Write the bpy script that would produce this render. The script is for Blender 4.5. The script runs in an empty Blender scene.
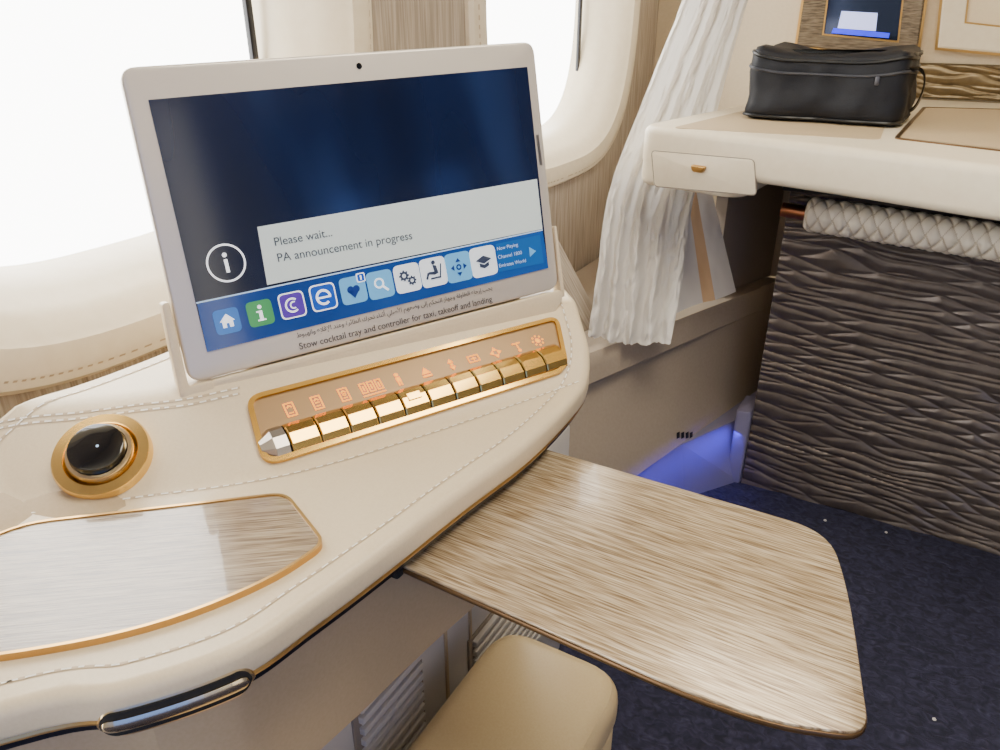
import bpy, bmesh, math, random
from mathutils import Vector as V, Matrix, noise
random.seed(3)
scene = bpy.context.scene; col = scene.collection
R = math.radians; pi = math.pi
H = 1.10; PIT = R(26); YAW = R(30); F = 750.0
CAM = V((0, 0, H))
CP, SP, CY, SY = math.cos(PIT), math.sin(PIT), math.cos(YAW), math.sin(YAW)
def hw(r, f, u): return V((r*CY - f*SY, r*SY + f*CY, u))
def ray(u, v):
    xc = (u-500)/F; yc = (375-v)/F
    return hw(xc, CP+yc*SP, -SP+yc*CP)
def PZ(u, v, z): d = ray(u, v); return CAM + d*((z-H)/d.z)
def PY(u, v, y): d = ray(u, v); return CAM + d*(y/d.y)
def PX(u, v, x): d = ray(u, v); return CAM + d*(x/d.x)
def PT(u, v, t): return CAM + ray(u, v)*t
def PP(u, v, p0, n): d = ray(u, v); return CAM + d*((p0-CAM).dot(n)/d.dot(n))

cam = bpy.data.cameras.new('camera'); cam.sensor_width = 36; cam.lens = 27; cam.clip_start = .01
co = bpy.data.objects.new('camera', cam); col.objects.link(co)
co.location = CAM; co.rotation_euler = (R(90)-PIT, 0, YAW); scene.camera = co

# ---------------------------------------------------------------- materials
def lin(c):
    def f(x):
        x /= 255.0
        return x/12.92 if x <= .04045 else ((x+.055)/1.055)**2.4
    return (f(c[0]), f(c[1]), f(c[2]), 1)
def base(name, rough, metal, coat=0):
    m = bpy.data.materials.new(name); m.use_nodes = True
    b = m.node_tree.nodes['Principled BSDF']
    b.inputs['Roughness'].default_value = rough; b.inputs['Metallic'].default_value = metal
    if coat: b.inputs['Coat Weight'].default_value = coat
    return m, b
def plain(name, c, rough=.5, metal=0, coat=0, emit=0, body=None):
    m, b = base(name, rough, metal, coat); b.inputs['Base Color'].default_value = lin(body or c)
    if emit:
        b.inputs['Emission Color'].default_value = lin(c); b.inputs['Emission Strength'].default_value = emit
    return m
def tex(name, scale, ramp, rough=.5, metal=0, bump=.2, dist=.002, detail=3, distort=0, coat=0, rot=0, emit=0, spec=.5):
    m, b = base(name, rough, metal, coat); nt = m.node_tree; N = nt.nodes; K = nt.links
    b.inputs['Specular IOR Level'].default_value = spec
    tc = N.new('ShaderNodeTexCoord'); rp_ = N.new('ShaderNodeMapping'); mp = N.new('ShaderNodeMapping'); nz = N.new('ShaderNodeTexNoise'); cr = N.new('ShaderNodeValToRGB')
    rp_.inputs['Rotation'].default_value = (0, 0, rot); mp.inputs['Scale'].default_value = scale
    nz.inputs['Scale'].default_value = 1; nz.inputs['Detail'].default_value = detail; nz.inputs['Distortion'].default_value = distort
    K.new(tc.outputs['Object'], rp_.inputs['Vector']); K.new(rp_.outputs[0], mp.inputs['Vector']); K.new(mp.outputs[0], nz.inputs['Vector']); K.new(nz.outputs['Fac'], cr.inputs['Fac'])
    els = cr.color_ramp.elements
    els[0].position, els[0].color = ramp[0][0], lin(ramp[0][1]); els[1].position, els[1].color = ramp[-1][0], lin(ramp[-1][1])
    for p_, c_ in ramp[1:-1]:
        e = els.new(p_); e.color = lin(c_)
    K.new(cr.outputs['Color'], b.inputs['Base Color'])
    if emit:
        K.new(cr.outputs['Color'], b.inputs['Emission Color']); b.inputs['Emission Strength'].default_value = emit
    if bump:
        bp = N.new('ShaderNodeBump'); bp.inputs['Strength'].default_value = bump; bp.inputs['Distance'].default_value = dist
        K.new(nz.outputs['Fac'], bp.inputs['Height']); K.new(bp.outputs[0], b.inputs['Normal'])
    return m
M = {}
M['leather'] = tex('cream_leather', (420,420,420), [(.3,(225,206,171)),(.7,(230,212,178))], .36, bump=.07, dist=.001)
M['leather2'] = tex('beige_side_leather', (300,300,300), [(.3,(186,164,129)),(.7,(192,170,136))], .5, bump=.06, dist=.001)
M['tan'] = tex('tan_leather', (380,380,380), [(.3,(218,192,143)),(.7,(223,199,151))], .33, bump=.06, dist=.001)
M['bench'] = tex('taupe_bench', (150,150,150), [(.3,(164,149,130)),(.7,(170,155,136))], .5, bump=.06, dist=.001)
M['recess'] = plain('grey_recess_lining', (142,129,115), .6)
M['cream'] = tex('cream_plastic', (60,60,60), [(.3,(227,213,184)),(.7,(232,219,192))], .36, bump=.03, dist=.001)
M['offwhite'] = plain('offwhite_panel', (200,194,186), .5)
M['plinth'] = plain('grey_plinth', (132,126,150), .5)
M['gold'] = plain('polished_gold', (240,196,108), .13, 1)
M['ringgold'] = plain('bright_gold_ring', (244,206,128), .22, 1)
M['goldrim'] = plain('dark_gold_rim', (206,164,100), .28, 1)
M['chrome'] = plain('pale_gold_chrome', (224,204,168), .2, 1)
M['latch'] = plain('latch_metal', (226,196,146), .3, 1)
M['silver'] = plain('satin_silver', (186,178,168), .28, 1)
M['copper'] = plain('copper_rod', (168,112,84), .28, 1)
M['black'] = plain('gloss_black', (10,10,12), .06, 0, .5)
M['darktrim'] = plain('dark_trim', (16,16,24), .3)
WR = [(.30,(118,96,70)),(.43,(156,134,104)),(.56,(185,165,135)),(.74,(216,200,173))]
M['wood'] = tex('ridged_champagne_wood', (28,780,60), WR, .27, .25, bump=.4, dist=.0006, detail=2, distort=.12, coat=.2)
M['wood2'] = tex('ridged_inlay_wood', (28,780,60), [(a,(int(c[0]*.86),int(c[1]*.84),int(c[2]*.80))) for a,c in WR], .26, .0, bump=.3, dist=.0006, detail=2, distort=.12, coat=.8, rot=-R(38))
M['woodedge'] = plain('bronze_edge', (96,72,46), .3, .7)
M['ripple'] = tex('rippled_wallcovering', (9,230,8), [(.3,(146,132,114)),(.5,(172,158,139)),(.7,(191,178,160))], .5, bump=.5, dist=.003, detail=2, distort=.3)
M['bark'] = tex('rippled_taupe_panel', (30,30,30), [(.3,(98,88,83)),(.7,(113,103,97))], .27, .5, bump=0)
M['bronze'] = tex('rippled_bronze', (40,40,40), [(.3,(100,84,58)),(.7,(120,102,72))], .3, .5, bump=0)
M['frame'] = tex('brown_frame', (30,300,300), [(.35,(88,76,60)),(.65,(138,122,100))], .32, .5, bump=.4, dist=.002)
M['carpet'] = tex('navy_carpet', (50,65,50), [(.34,(27,27,44)),(.5,(38,38,59)),(.64,(49,48,71)),(.8,(66,64,86))], .95, bump=.7, dist=.006, detail=3.5, distort=1.2)
M['stripe'] = plain('tan_curtain_stripe', (200,164,124), .8)
M['roll'] = plain('woven_leather', (232,220,199), .42)
M['roll2'] = plain('woven_leather_shaded', (202,186,160), .45)
M['nylon'] = tex('black_nylon', (420,420,420), [(.3,(8,10,17)),(.7,(16,19,29))], .55, bump=.25, dist=.001, spec=.35)
M['nylon2'] = plain('black_piping', (7,8,12), .4)
M['zip'] = plain('dark_zip', (44,46,54), .45)
M['thread'] = plain('pale_thread', (252,247,235), .7)
M['groove'] = plain('stitch_groove', (198,176,144), .6)
M['wall'] = tex('beige_wall', (120,120,120), [(.3,(200,182,151)),(.7,(205,188,158))], .55, bump=.06, dist=.001)
M['farwall'] = plain('far_cabin_wall', (84,84,92), .6)
M['farpale'] = plain('far_pale_partition', (236,232,224), .6)
M['fardark'] = plain('far_dark_bin', (36,36,40), .6)
M['dark'] = plain('dark_recess', (18,16,16), .8)
M['steel'] = plain('dull_steel', (90,90,96), .4, .8)
M['bezel'] = plain('champagne_housing', (214,204,190), .3, .25)
M['plate'] = plain('bronze_beige_plate', (158,126,84), .34, .3)
M['amber'] = plain('amber_light', (255,146,16), .5, emit=3.0, body=(90,40,5))
M['ink'] = plain('brown_ink', (30,24,20), .6)
M['screen'] = tex('dark_blue_screen', (9,2.2,1), [(.32,(8,14,34)),(.52,(13,24,52)),(.75,(34,52,92))], .11, bump=0, detail=1.5, emit=.55)  # lighter upright streaks painted into the glow imitate cabin reflections
M['bar'] = tex('blue_menu_bar', (4,3,1), [(.3,(8,44,110)),(.7,(22,80,156))], .1, bump=0, emit=.45)
M['msg'] = plain('message_panel', (196,206,202), .15, emit=.5)
M['msgtxt'] = plain('message_ink', (50,62,76), .4, emit=.1)
M['white'] = plain('white_glyph', (245,248,252), .3, emit=.8)
M['soft'] = plain('pale_glyph', (176,206,236), .3, emit=.5)
M['crumb'] = plain('pale_crumb', (206,200,190), .7)
def ic(n, c): M[n] = plain(n, c, .15, emit=.5)
ic('tile_home', (40,104,180)); ic('tile_green', (60,142,84)); ic('tile_purple', (82,48,154)); ic('tile_blue', (22,76,172))
ic('tile_sky', (98,168,216)); ic('tile_white', (226,234,240)); ic('glyph_dark', (52,60,80)); ic('tile_np', (26,84,152)); ic('glyph_navy', (24,50,120))
M['glass'] = bpy.data.materials.new('window_glass'); M['glass'].use_nodes = True
nt = M['glass'].node_tree; nt.nodes.clear()
o_ = nt.nodes.new('ShaderNodeOutputMaterial'); mx = nt.nodes.new('ShaderNodeMixShader'); tr = nt.nodes.new('ShaderNodeBsdfTransparent'); gl = nt.nodes.new('ShaderNodeBsdfGlossy')
gl.inputs['Roughness'].default_value = .05; mx.inputs[0].default_value = .06
nt.links.new(tr.outputs[0], mx.inputs[1]); nt.links.new(gl.outputs[0], mx.inputs[2]); nt.links.new(mx.outputs[0], o_.inputs[0])
M['curtain'] = bpy.data.materials.new('sheer_white_curtain'); M['curtain'].use_nodes = True
nt = M['curtain'].node_tree; pb = nt.nodes['Principled BSDF']; pb.inputs['Base Color'].default_value = lin((222,217,209)); pb.inputs['Roughness'].default_value = .8
mo = nt.nodes['Material Output']; mx = nt.nodes.new('ShaderNodeMixShader'); tl = nt.nodes.new('ShaderNodeBsdfTranslucent'); tl.inputs[0].default_value = lin((230,226,219)); mx.inputs[0].default_value = .28
nt.links.new(pb.outputs[0], mx.inputs[1]); nt.links.new(tl.outputs[0], mx.inputs[2]); nt.links.new(mx.outputs[0], mo.inputs[0])
M['lining'] = plain('grey_curtain_lining', (210,203,194), .8)

# ---------------------------------------------------------------- mesh helpers
INV = {}
def fillet(pts, r, seg=6):
    out = []; n = len(pts)
    rs = r if isinstance(r, (list, tuple)) else [r]*n
    for i in range(n):
        a, b, c = V(pts[i-1][:2]), V(pts[i][:2]), V(pts[(i+1) % n][:2]); q = rs[i]
        if q <= 0: out.append(b); continue
        d1, d2 = (a-b), (c-b); q1 = min(q, d1.length*.49); q2 = min(q, d2.length*.49)
        p1 = b+d1.normalized()*q1; p2 = b+d2.normalized()*q2
        for k in range(seg+1):
            t = k/seg; out.append(p1*(1-t)**2 + b*2*t*(1-t) + p2*t*t)
    return ccw(out)
def ccw(p):
    p = [V(q[:2]) for q in p]
    a = sum(p[i-1].x*p[i].y - p[i].x*p[i-1].y for i in range(len(p)))
    return p if a > 0 else p[::-1]
def catmull(pts, sub=6, closed=True):
    P = [V(q) for q in pts]; n = len(P); out = []
    for i in range(n if closed else n-1):
        if closed: a, b, c, d = P[i-1], P[i], P[(i+1) % n], P[(i+2) % n]
        else: a, b, c, d = P[max(i-1,0)], P[i], P[i+1], P[min(i+2,n-1)]
        for k in range(sub):
            t = k/sub
            out.append(.5*((2*b)+(c-a)*t+(2*a-5*b+4*c-d)*t*t+(3*b-a-3*c+d)*t**3))
    if not closed: out.append(P[-1])
    return out
def offset(p, d):
    n = len(p); out = []
    for i in range(n):
        e1 = (p[i]-p[i-1]); e2 = (p[(i+1) % n]-p[i])
        if e1.length < 1e-7: e1 = e2
        if e2.length < 1e-7: e2 = e1
        e1 = e1.normalized(); e2 = e2.normalized()
        n1 = V((-e1.y, e1.x)); n2 = V((-e2.y, e2.x)); m = n1+n2
        if m.length < 1e-5: m = n1
        m.normalize(); out.append(p[i]+m*(d/max(.5, m.dot(n1))))
    return out
ID = lambda x, y, z: V((x, y, z))
class MB:
    def __init__(s): s.v = []; s.f = []; s.m = []
    def add(s, vs, fs, mi=0):
        o = len(s.v); s.v += [V(a) for a in vs]
        for f in fs: s.f.append([i+o for i in f]); s.m.append(mi)
    def poly(s, pts, mi=0): s.add(pts, [list(range(len(pts)))], mi)
    def loft(s, rings, mi=0, cap0=True, cap1=True, closed=True):
        n = len(rings[0]); vs = [q for r in rings for q in r]; fs = []
        for k in range(len(rings)-1):
            for i in range(n if closed else n-1):
                j = (i+1) % n; fs.append([k*n+i, k*n+j, (k+1)*n+j, (k+1)*n+i])
        if cap0: fs.append(list(range(n))[::-1])
        if cap1: fs.append([(len(rings)-1)*n+i for i in range(n)])
        s.add(vs, fs, mi)
    def prism(s, p, z0, z1, r=0, seg=3, mi=0, xf=ID):
        p = ccw(p); prof = []
        if r <= 0: prof = [(0, z0), (0, z1)]
        else:
            for k in range(seg+1):
                a = k/seg*pi/2; prof.append((r*(1-math.sin(a)), z0+r*(1-math.cos(a))))
            for k in range(seg+1):
                a = k/seg*pi/2; prof.append((r*(1-math.cos(a)), z1-r+r*math.sin(a)))
        s.loft([[xf(q.x, q.y, z) for q in offset(p, d)] for d, z in prof], mi)
    def ringp(s, outer, inner, z0, z1, mi=0, xf=ID):
        a = [xf(q.x,q.y,z0) for q in outer]; b = [xf(q.x,q.y,z1) for q in outer]; c = [xf(q.x,q.y,z1) for q in inner]; d = [xf(q.x,q.y,z0) for q in inner]
        s.loft([a, b, c, d], mi, False, False)
    def tube(s, pts, r, n=8, mi=0, closed=False):
        rings = []; N = len(pts); P = [V(q) for q in pts]; up = None
        for i in range(N):
            t = (P[(i+1) % N]-P[i-1]) if closed else (P[min(i+1,N-1)]-P[max(i-1,0)])
            t.normalize()
            if up is None: up = V((0,0,1)) if abs(t.z) < .9 else V((1,0,0))
            a = t.cross(up)
            if a.length < 1e-4: a = t.cross(V((1,0,0)))
            a.normalize(); b = a.cross(t); up = b
            rr = r[i] if isinstance(r, list) else r
            rings.append([P[i]+a*math.cos(2*pi*k/n)*rr+b*math.sin(2*pi*k/n)*rr for k in range(n)])
        if closed: rings.append(rings[0])
        s.loft(rings, mi, not closed, not closed)
    def lathe(s, prof, xf, n=40, mi=0):
        s.loft([[xf(max(r,1e-5)*math.cos(2*pi*k/n), max(r,1e-5)*math.sin(2*pi*k/n), z) for k in range(n)] for r, z in prof], mi)
    def box(s, lo, hi, r=.003, mi=0, xf=ID):
        q = [(lo[0],lo[1]),(hi[0],lo[1]),(hi[0],hi[1]),(lo[0],hi[1])]
        s.prism(fillet(q, r, 2) if r else q, lo[2], hi[2], r*.8, 2, mi, xf)
    def disc(s, cx, cy, r, z, mi=0, n=24): s.poly([(cx+r*math.cos(2*pi*k/n), cy+r*math.sin(2*pi*k/n), z) for k in range(n)], mi)
    def ring(s, cx, cy, r0, r1, z, mi=0, n=28, a0=0, a1=2*pi):
        vs = []; fs = []
        for k in range(n+1):
            a = a0+(a1-a0)*k/n; vs += [(cx+r0*math.cos(a), cy+r0*math.sin(a), z), (cx+r1*math.cos(a), cy+r1*math.sin(a), z)]
        for k in range(n): fs.append([2*k, 2*k+1, 2*k+3, 2*k+2])
        s.add(vs, fs, mi)
    def rect(s, x0, y0, x1, y1, z, mi=0): s.poly([(x0,y0,z),(x1,y0,z),(x1,y1,z),(x0,y1,z)], mi)
    def line(s, a, b, w, z, mi=0):
        a = V(a); b = V(b); d = (b-a).normalized(); n = V((-d.y, d.x))*w/2
        zz = z if callable(z) else (lambda q: z)
        s.poly([(*q, zz(q)) for q in (a-n, b-n, b+n, a+n)], mi)
    def build(s, name, mats, parent=None, local=False, smooth=True, norm=True, weld=0, ang=38):
        me = bpy.data.meshes.new(name)
        inv = INV.get(parent.name) if parent else None
        vs = s.v if (local or inv is None) else [inv @ q for q in s.v]
        me.from_pydata([tuple(q) for q in vs], [], s.f)
        if not isinstance(mats, (list, tuple)): mats = [mats]
        for k in mats: me.materials.append(M[k])
        me.polygons.foreach_set('material_index', s.m)
        if norm or weld:
            bm = bmesh.new(); bm.from_mesh(me)
            if weld: bmesh.ops.remove_doubles(bm, verts=bm.verts, dist=weld)
            if norm: bmesh.ops.recalc_face_normals(bm, faces=bm.faces)
            bm.to_mesh(me); bm.free()
        if smooth:
            me.polygons.foreach_set('use_smooth', [True]*len(me.polygons)); me.set_sharp_from_angle(angle=R(ang))
        me.update()
        o = bpy.data.objects.new(name, me); col.objects.link(o)
        if parent:
            o.parent = parent
            if inv is not None: INV[o.name] = inv
        return o
def thing(name, loc, label, cat, group=None, matrix=None):
    o = bpy.data.objects.new(name, None); col.objects.link(o); o.empty_display_size = .05
    Mx = matrix if matrix is not None else Matrix.Translation(V(loc))
    o.matrix_world = Mx; INV[o.name] = Mx.inverted()
    o['label'] = label; o['category'] = cat
    if group: o['group'] = group
    return o
def tag(o, label, cat):
    o['label'] = label; o['category'] = cat; return o
def struct(o, label=None):
    o['kind'] = 'structure'
    if label: o['label'] = label
    return o
def text_mesh(body, bold=0):
    c = bpy.data.curves.new('t', 'FONT'); c.body = body; c.size = 1; c.offset = bold
    o = bpy.data.objects.new('t', c); col.objects.link(o)
    bpy.context.view_layer.update()
    me = bpy.data.meshes.new_from_object(o.evaluated_get(bpy.context.evaluated_depsgraph_get()))
    bpy.data.objects.remove(o); return me
def text_on(body, mat, parent, a, b, z, name='lettering', hscale=1.0, bold=0):
    me = text_mesh(body, bold); me.name = name
    xs = [q.co.x for q in me.vertices]
    if not xs: return None
    x0, x1 = min(xs), max(xs); a = V(a[:2]); b = V(b[:2]); d = b-a; s = d.length/(x1-x0); d.normalize(); n = V((-d.y, d.x))
    for q in me.vertices:
        p = a+d*((q.co.x-x0)*s)+n*(q.co.y*s*hscale); q.co = (p.x, p.y, z)
    me.materials.clear(); me.materials.append(M[mat])
    o = bpy.data.objects.new(name, me); col.objects.link(o); o.parent = parent
    return o

U = hw(.853,.522,.029).normalized(); Vv = hw(-.127,.2285,.964); Vv = (Vv-U*Vv.dot(U)).normalized(); Nn = U.cross(Vv)
O = PT(190, 383, .712)

# ---------------------------------------------------------------- the cabin shell
WX, BY, CH, RX = -.82, 2.35, 2.2, 1.75
def sup(cy, cz, a, b, x, angs, n=3.2):
    out = []
    for t in angs:
        c, s = math.cos(t), math.sin(t)
        out.append(V((x, cy+a*math.copysign(abs(c)**(2/n), c), cz+b*math.copysign(abs(s)**(2/n), s))))
    return out
def walltile(wm, X, cy, WZ, a, h, y0, y1):
    angs = [2*pi*k/72 for k in range(72)]
    inner = sup(cy, WZ, a, h, X, angs); outer = []
    for q in inner:
        dy, dz = q.y-cy, q.z-WZ; k = 1e9
        if dy > 1e-6: k = min(k, (y1-cy)/dy)
        if dy < -1e-6: k = min(k, (y0-cy)/dy)
        if dz > 1e-6: k = min(k, (CH-WZ)/dz)
        if dz < -1e-6: k = min(k, (0-WZ)/dz)
        outer.append([X, cy+dy*k, WZ+dz*k])
    for Y in (y0, y1):
        for Z in (0, CH):
            j = min(range(72), key=lambda i: (outer[i][1]-Y)**2+(outer[i][2]-Z)**2); outer[j] = [X, Y, Z]
    wm.loft([[V(q) for q in outer], inner], 0, False, False)
wm = MB(); WINS = [(.575, -1.0, 1.14), (1.725, 1.14, BY)]; WZ = 1.2
for cy, y0, y1 in WINS: walltile(wm, WX, cy, WZ, .428, .488, y0, y1)
struct(wm.build('wall_left', 'ripple', smooth=False), 'rippled beige cabin sidewall with two large windows')
angs = [2*pi*k/96 for k in range(96)]
for i, (cy, _, _) in enumerate(WINS):
    w = bpy.data.objects.new('window_%d' % (i+1), None); col.objects.link(w); w.location = (WX, cy, WZ-.49)
    w['kind'] = 'structure'; INV[w.name] = Matrix.Translation(w.location).inverted()
    w['label'] = ['bright cabin window behind the tablet, at the left edge', 'bright cabin window between the tablet and the curtain'][i]
    b = MB()
    prof = [(.435,.49,-.822),(.435,.49,-.812),(.428,.484,-.804),(.409,.465,-.800),(.384,.441,-.804),(.376,.434,-.812),(.352,.416,-.826),(.342,.409,-.842),(.322,.396,-.862),(.314,.389,-.880),(.308,.384,-.897),(.305,.382,-.94)]
    b.loft([sup(cy, WZ, a, h, x, angs) for a, h, x in prof], 0, False, False)
    b.build('window_surround', 'cream', w, ang=30)
    b = MB(); b.poly(sup(cy, WZ, .304, .381, -.925, angs)); b.build('pane', 'glass', w, smooth=False)
    dense = [2*pi*k/520 for k in range(520)]; p0 = sup(cy, WZ, .4185, .4745, -.8005, dense); p1 = sup(cy, WZ, .4160, .4720, -.7995, dense); b = MB()
    for k in range(0, 520, 2): b.poly([p0[k], p0[(k+1) % 520], p1[(k+1) % 520], p1[k]])
    b.build('stitching', 'groove', w, smooth=False)
    for s in (-1, 1):
        b = MB(); b.box((-.921, cy+s*.285-.006, .93), (-.912, cy+s*.285+.006, 1.47), .002); b.build('shade_rail', 'darktrim', w)
def mirrored(u, v):
    p = PP(u, v, O, Nn); d = ray(u, v).normalized(); r = d-Nn*(2*d.dot(Nn)); return p+r*((RX-p.x)/r.x)
wa, wb = mirrored(352, 207), mirrored(450, 187)
ys = sorted([wa, wb], key=lambda q: q.y); mid = (ys[0].y+ys[1].y)/2
wm = MB()
walltile(wm, RX, ys[0].y, ys[0].z, .085, .10, min(-1.2, ys[0].y-.3), mid); walltile(wm, RX, ys[1].y, ys[1].z, .085, .10, mid, BY)
struct(wm.build('wall_right', 'farwall', smooth=False), 'opposite cabin wall with two windows')
ya, yb = sorted([mirrored(165,180).y, mirrored(205,180).y]); m = MB(); m.box((RX-.03, ya, 0), (RX-.005, yb, 2.15), 0)
struct(m.build('trim_4', 'farpale', smooth=False), 'pale partition post on the opposite cabin wall')  # unseen pale panel, added to reflect as a light band in the screen
ya, yb = sorted([mirrored(270,150).y, mirrored(485,150).y]); za, zb = sorted([mirrored(370,190).z, mirrored(370,100).z]); m = MB(); m.box((RX-.06, ya, za), (RX-.005, yb, min(zb, 2.18)), 0)
struct(m.build('trim_5', 'fardark', smooth=False), 'dark overhead panel on the opposite cabin wall')  # unseen dark panel, added to reflect as a dark block in the screen
m = MB(); m.poly([(-.82,-1.2,0),(RX,-1.2,0),(RX,BY,0),(-.82,BY,0)]); struct(m.build('floor', 'carpet', smooth=False), 'dark navy speckled carpet')
m = MB(); m.poly([(-.82,BY,0),(RX,BY,0),(RX,BY,CH),(-.82,BY,CH)]); struct(m.build('wall_front', 'wall', smooth=False), 'beige front bulkhead wall')
m = MB(); m.poly([(-.82,-1.2,CH),(RX,-1.2,CH),(RX,BY,CH),(-.82,BY,CH)]); struct(m.build('ceiling', 'cream', smooth=False))
def relief(b, X0, X1, Z0, Z1, y, nx, nz, lam, amp):
    vs = []; fs = []; N_ = noise.noise
    for j in range(nz+1):
        for i in range(nx+1):
            x = X0+(X1-X0)*i/nx; z = Z0+(Z1-Z0)*j/nz; k = .03/lam
            p1 = (z+.16*x)/lam + .85*N_(V((x*4*k, z*8*k, 2))) + .42*N_(V((x*9*k, z*20*k, 5)))
            p2 = (z-.08*x)/lam + .85*N_(V((x*4*k, z*8*k, 22))) + .42*N_(V((x*9*k, z*20*k, 35)))
            h = min(abs(math.sin(pi*p1)), abs(math.sin(pi*p2))+.16)**.7
            vs.append((x, y-amp*h, z))
    for j in range(nz):
        for i in range(nx):
            a = j*(nx+1)+i; fs.append([a,a+1,a+nx+2,a+nx+1])
    b.add(vs, fs)
s0 = PY(905, 64, BY-.01); s1 = PY(1000, 100, BY-.01)
m = MB(); relief(m, s0.x, 1.2, s1.z, s0.z, BY-.009, 360, 40, .022, .006)
m.box((s0.x-.004, BY-.008, s1.z-.004), (1.2, BY-.001, s0.z+.004), 0); struct(m.build('trim_1', 'bronze', norm=False, ang=70), 'bronze rippled strip along the front wall above the counter')
m = MB()
tb = [(-.700,1.00),(-.640,1.32),(-.605,1.52),(-.815,1.52),(-.815,1.00)]
tt = [(-.800,1.00),(-.800,1.32),(-.800,1.52),(-.815,1.52),(-.815,1.00)]
m.loft([[V((x,y,.4465)) for x,y in tb],[V((x,y,.74)) for x,y in tt]])
struct(m.build('trim_2', 'ripple', smooth=False), 'rippled lower sidewall behind the bench')
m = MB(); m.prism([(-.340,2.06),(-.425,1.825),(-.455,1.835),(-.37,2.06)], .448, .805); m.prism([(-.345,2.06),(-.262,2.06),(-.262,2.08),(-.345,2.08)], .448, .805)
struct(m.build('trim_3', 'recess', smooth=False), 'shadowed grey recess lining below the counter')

# ---------------------------------------------------------------- side console
ZT = .72; AL = R(30); SL = math.tan(AL); DD = .098
FPt = V((-.474,.384)); UH = V((.477,.879)).normalized(); WH = V((-UH.y, UH.x))
def sp_(x, k=.003): return max(x,0)+k*math.log(1+math.exp(-abs(x)/k))
def zf(x, y):
    p = V((x,y))-FPt; d = p.dot(WH); s = p.dot(UH)
    if s < 0:
        d -= 1.65*min(s*s, .040)
        if s < -.12: d = max(d, -.622-x)
    return ZT+SL*(sp_(d)-sp_(d-DD))
ZP = ZT+SL*DD
def PS(u, v):
    d = ray(u, v); t = .25
    g = lambda t: (CAM.z+d.z*t)-zf(d.x*t, d.y*t)
    while g(t) > 0 and t < 2: t += .01
    a, c = t-.01, t
    for _ in range(30):
        m_ = (a+c)/2
        if g(m_) > 0: a = m_
        else: c = m_
    return CAM+d*c
def nrm(x, y):
    e = .004; return V((-(zf(x+e,y)-zf(x-e,y))/(2*e), -(zf(x,y+e)-zf(x,y-e))/(2*e), 1)).normalized()
E1 = V((UH.x, UH.y, 0)); E2 = V((WH.x*math.cos(AL), WH.y*math.cos(AL), math.sin(AL))); EN = E1.cross(E2).normalized(); EO = V((FPt.x, FPt.y, ZT))
SX = lambda x, y, z: EO+E1*x+E2*y+EN*z
def SLc(u, v): q = PP(u, v, EO, EN)-EO; return V((q.dot(E1), q.dot(E2)))
outline = [PZ(u, v, ZT).xy for u, v in [(0,710),(120,690),(238,650),(314,600),(386,548),(462,490),(534,437),(582,388)]]
outline += [PP(590,352,EO,EN).xy, PP(581,314,EO,EN).xy, PZ(566,287,ZP).xy]
outline += [V((-.45,.90)), V((-.54,.925)), V((-.635,.86)), V((-.668,.70)), V((-.668,.47)), V((-.675,.364)), V((-.692,.285)), V((-.71,.05)), V((-.71,-.3)), V((-.66,-.33)), V((-.55,-.06))]
outline = ccw(catmull(outline, 8))
con = thing('side_console', (-.6,.4,0), 'cream stitched leather console with gold control panel beneath the windows', 'console')
def band(b, prof, cap0=False, cap1=False, flat0=None):
    rings = []
    for d, dz in prof:
        rings.append([V((q.x, q.y, (zf(o.x,o.y)+dz) if dz is not None else flat0)) for q, o in zip(offset(outline, d), outline)])
    b.loft(rings, 0, cap0, cap1)
b = MB(); r_ = .009; TH = .027
prof = [(.02,-TH)]+[(r_*(1-math.sin(k/4*pi/2))*.6, -TH+r_*.6*(1-math.cos(k/4*pi/2))) for k in range(5)]
top_prof = [(r_*(1-math.cos(k/5*pi/2)), -r_+r_*math.sin(k/5*pi/2)) for k in range(6)]
rings = []
for d, dz in prof+top_prof:
    ofs = offset(outline, d); rings.append([V((q.x,q.y,zf(q.x,q.y)+dz)) for q in ofs])
b.loft(rings, 0, False, False)
bm = bmesh.new(); bm.faces.new([bm.verts.new((q.x,q.y,0)) for q in offset(outline, r_)])
for ax in (0, 1):
    lo = min(q[ax] for q in outline); hi = max(q[ax] for q in outline); k = lo+.01
    while k < hi:
        n_ = (1,0,0) if ax == 0 else (0,1,0); c_ = (k,0,0) if ax == 0 else (0,k,0)
        bmesh.ops.bisect_plane(bm, geom=bm.verts[:]+bm.edges[:]+bm.faces[:], plane_co=c_, plane_no=n_); k += .008
bm.verts.index_update()
b.add([(q.co.x,q.co.y,zf(q.co.x,q.co.y)) for q in bm.verts], [[q.index for q in f.verts] for f in bm.faces]); bm.free()
b.build('console_top', 'leather', con, weld=2e-5)
b = MB(); band(b, [(.02,-TH-.0045),(.003,-TH-.0045),(.002,-TH-.002),(.003,-TH),(.02,-TH)]); b.build('gold_strip', 'goldrim', con)
b = MB(); band(b, [(.05,-.042),(.010,-.042),(.008,-.041),(.008,-TH-.005),(.02,-TH-.004)]); b.build('rim_trim', 'darktrim', con)
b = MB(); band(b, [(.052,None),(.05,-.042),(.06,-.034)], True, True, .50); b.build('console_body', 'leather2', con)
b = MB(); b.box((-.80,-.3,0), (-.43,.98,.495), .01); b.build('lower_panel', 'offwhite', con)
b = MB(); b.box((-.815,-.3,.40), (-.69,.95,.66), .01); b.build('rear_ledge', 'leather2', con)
b = MB()
zs = lambda q: zf(q.x,q.y)+.0008
zg = lambda q: zf(q.x,q.y)+.0005
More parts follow.
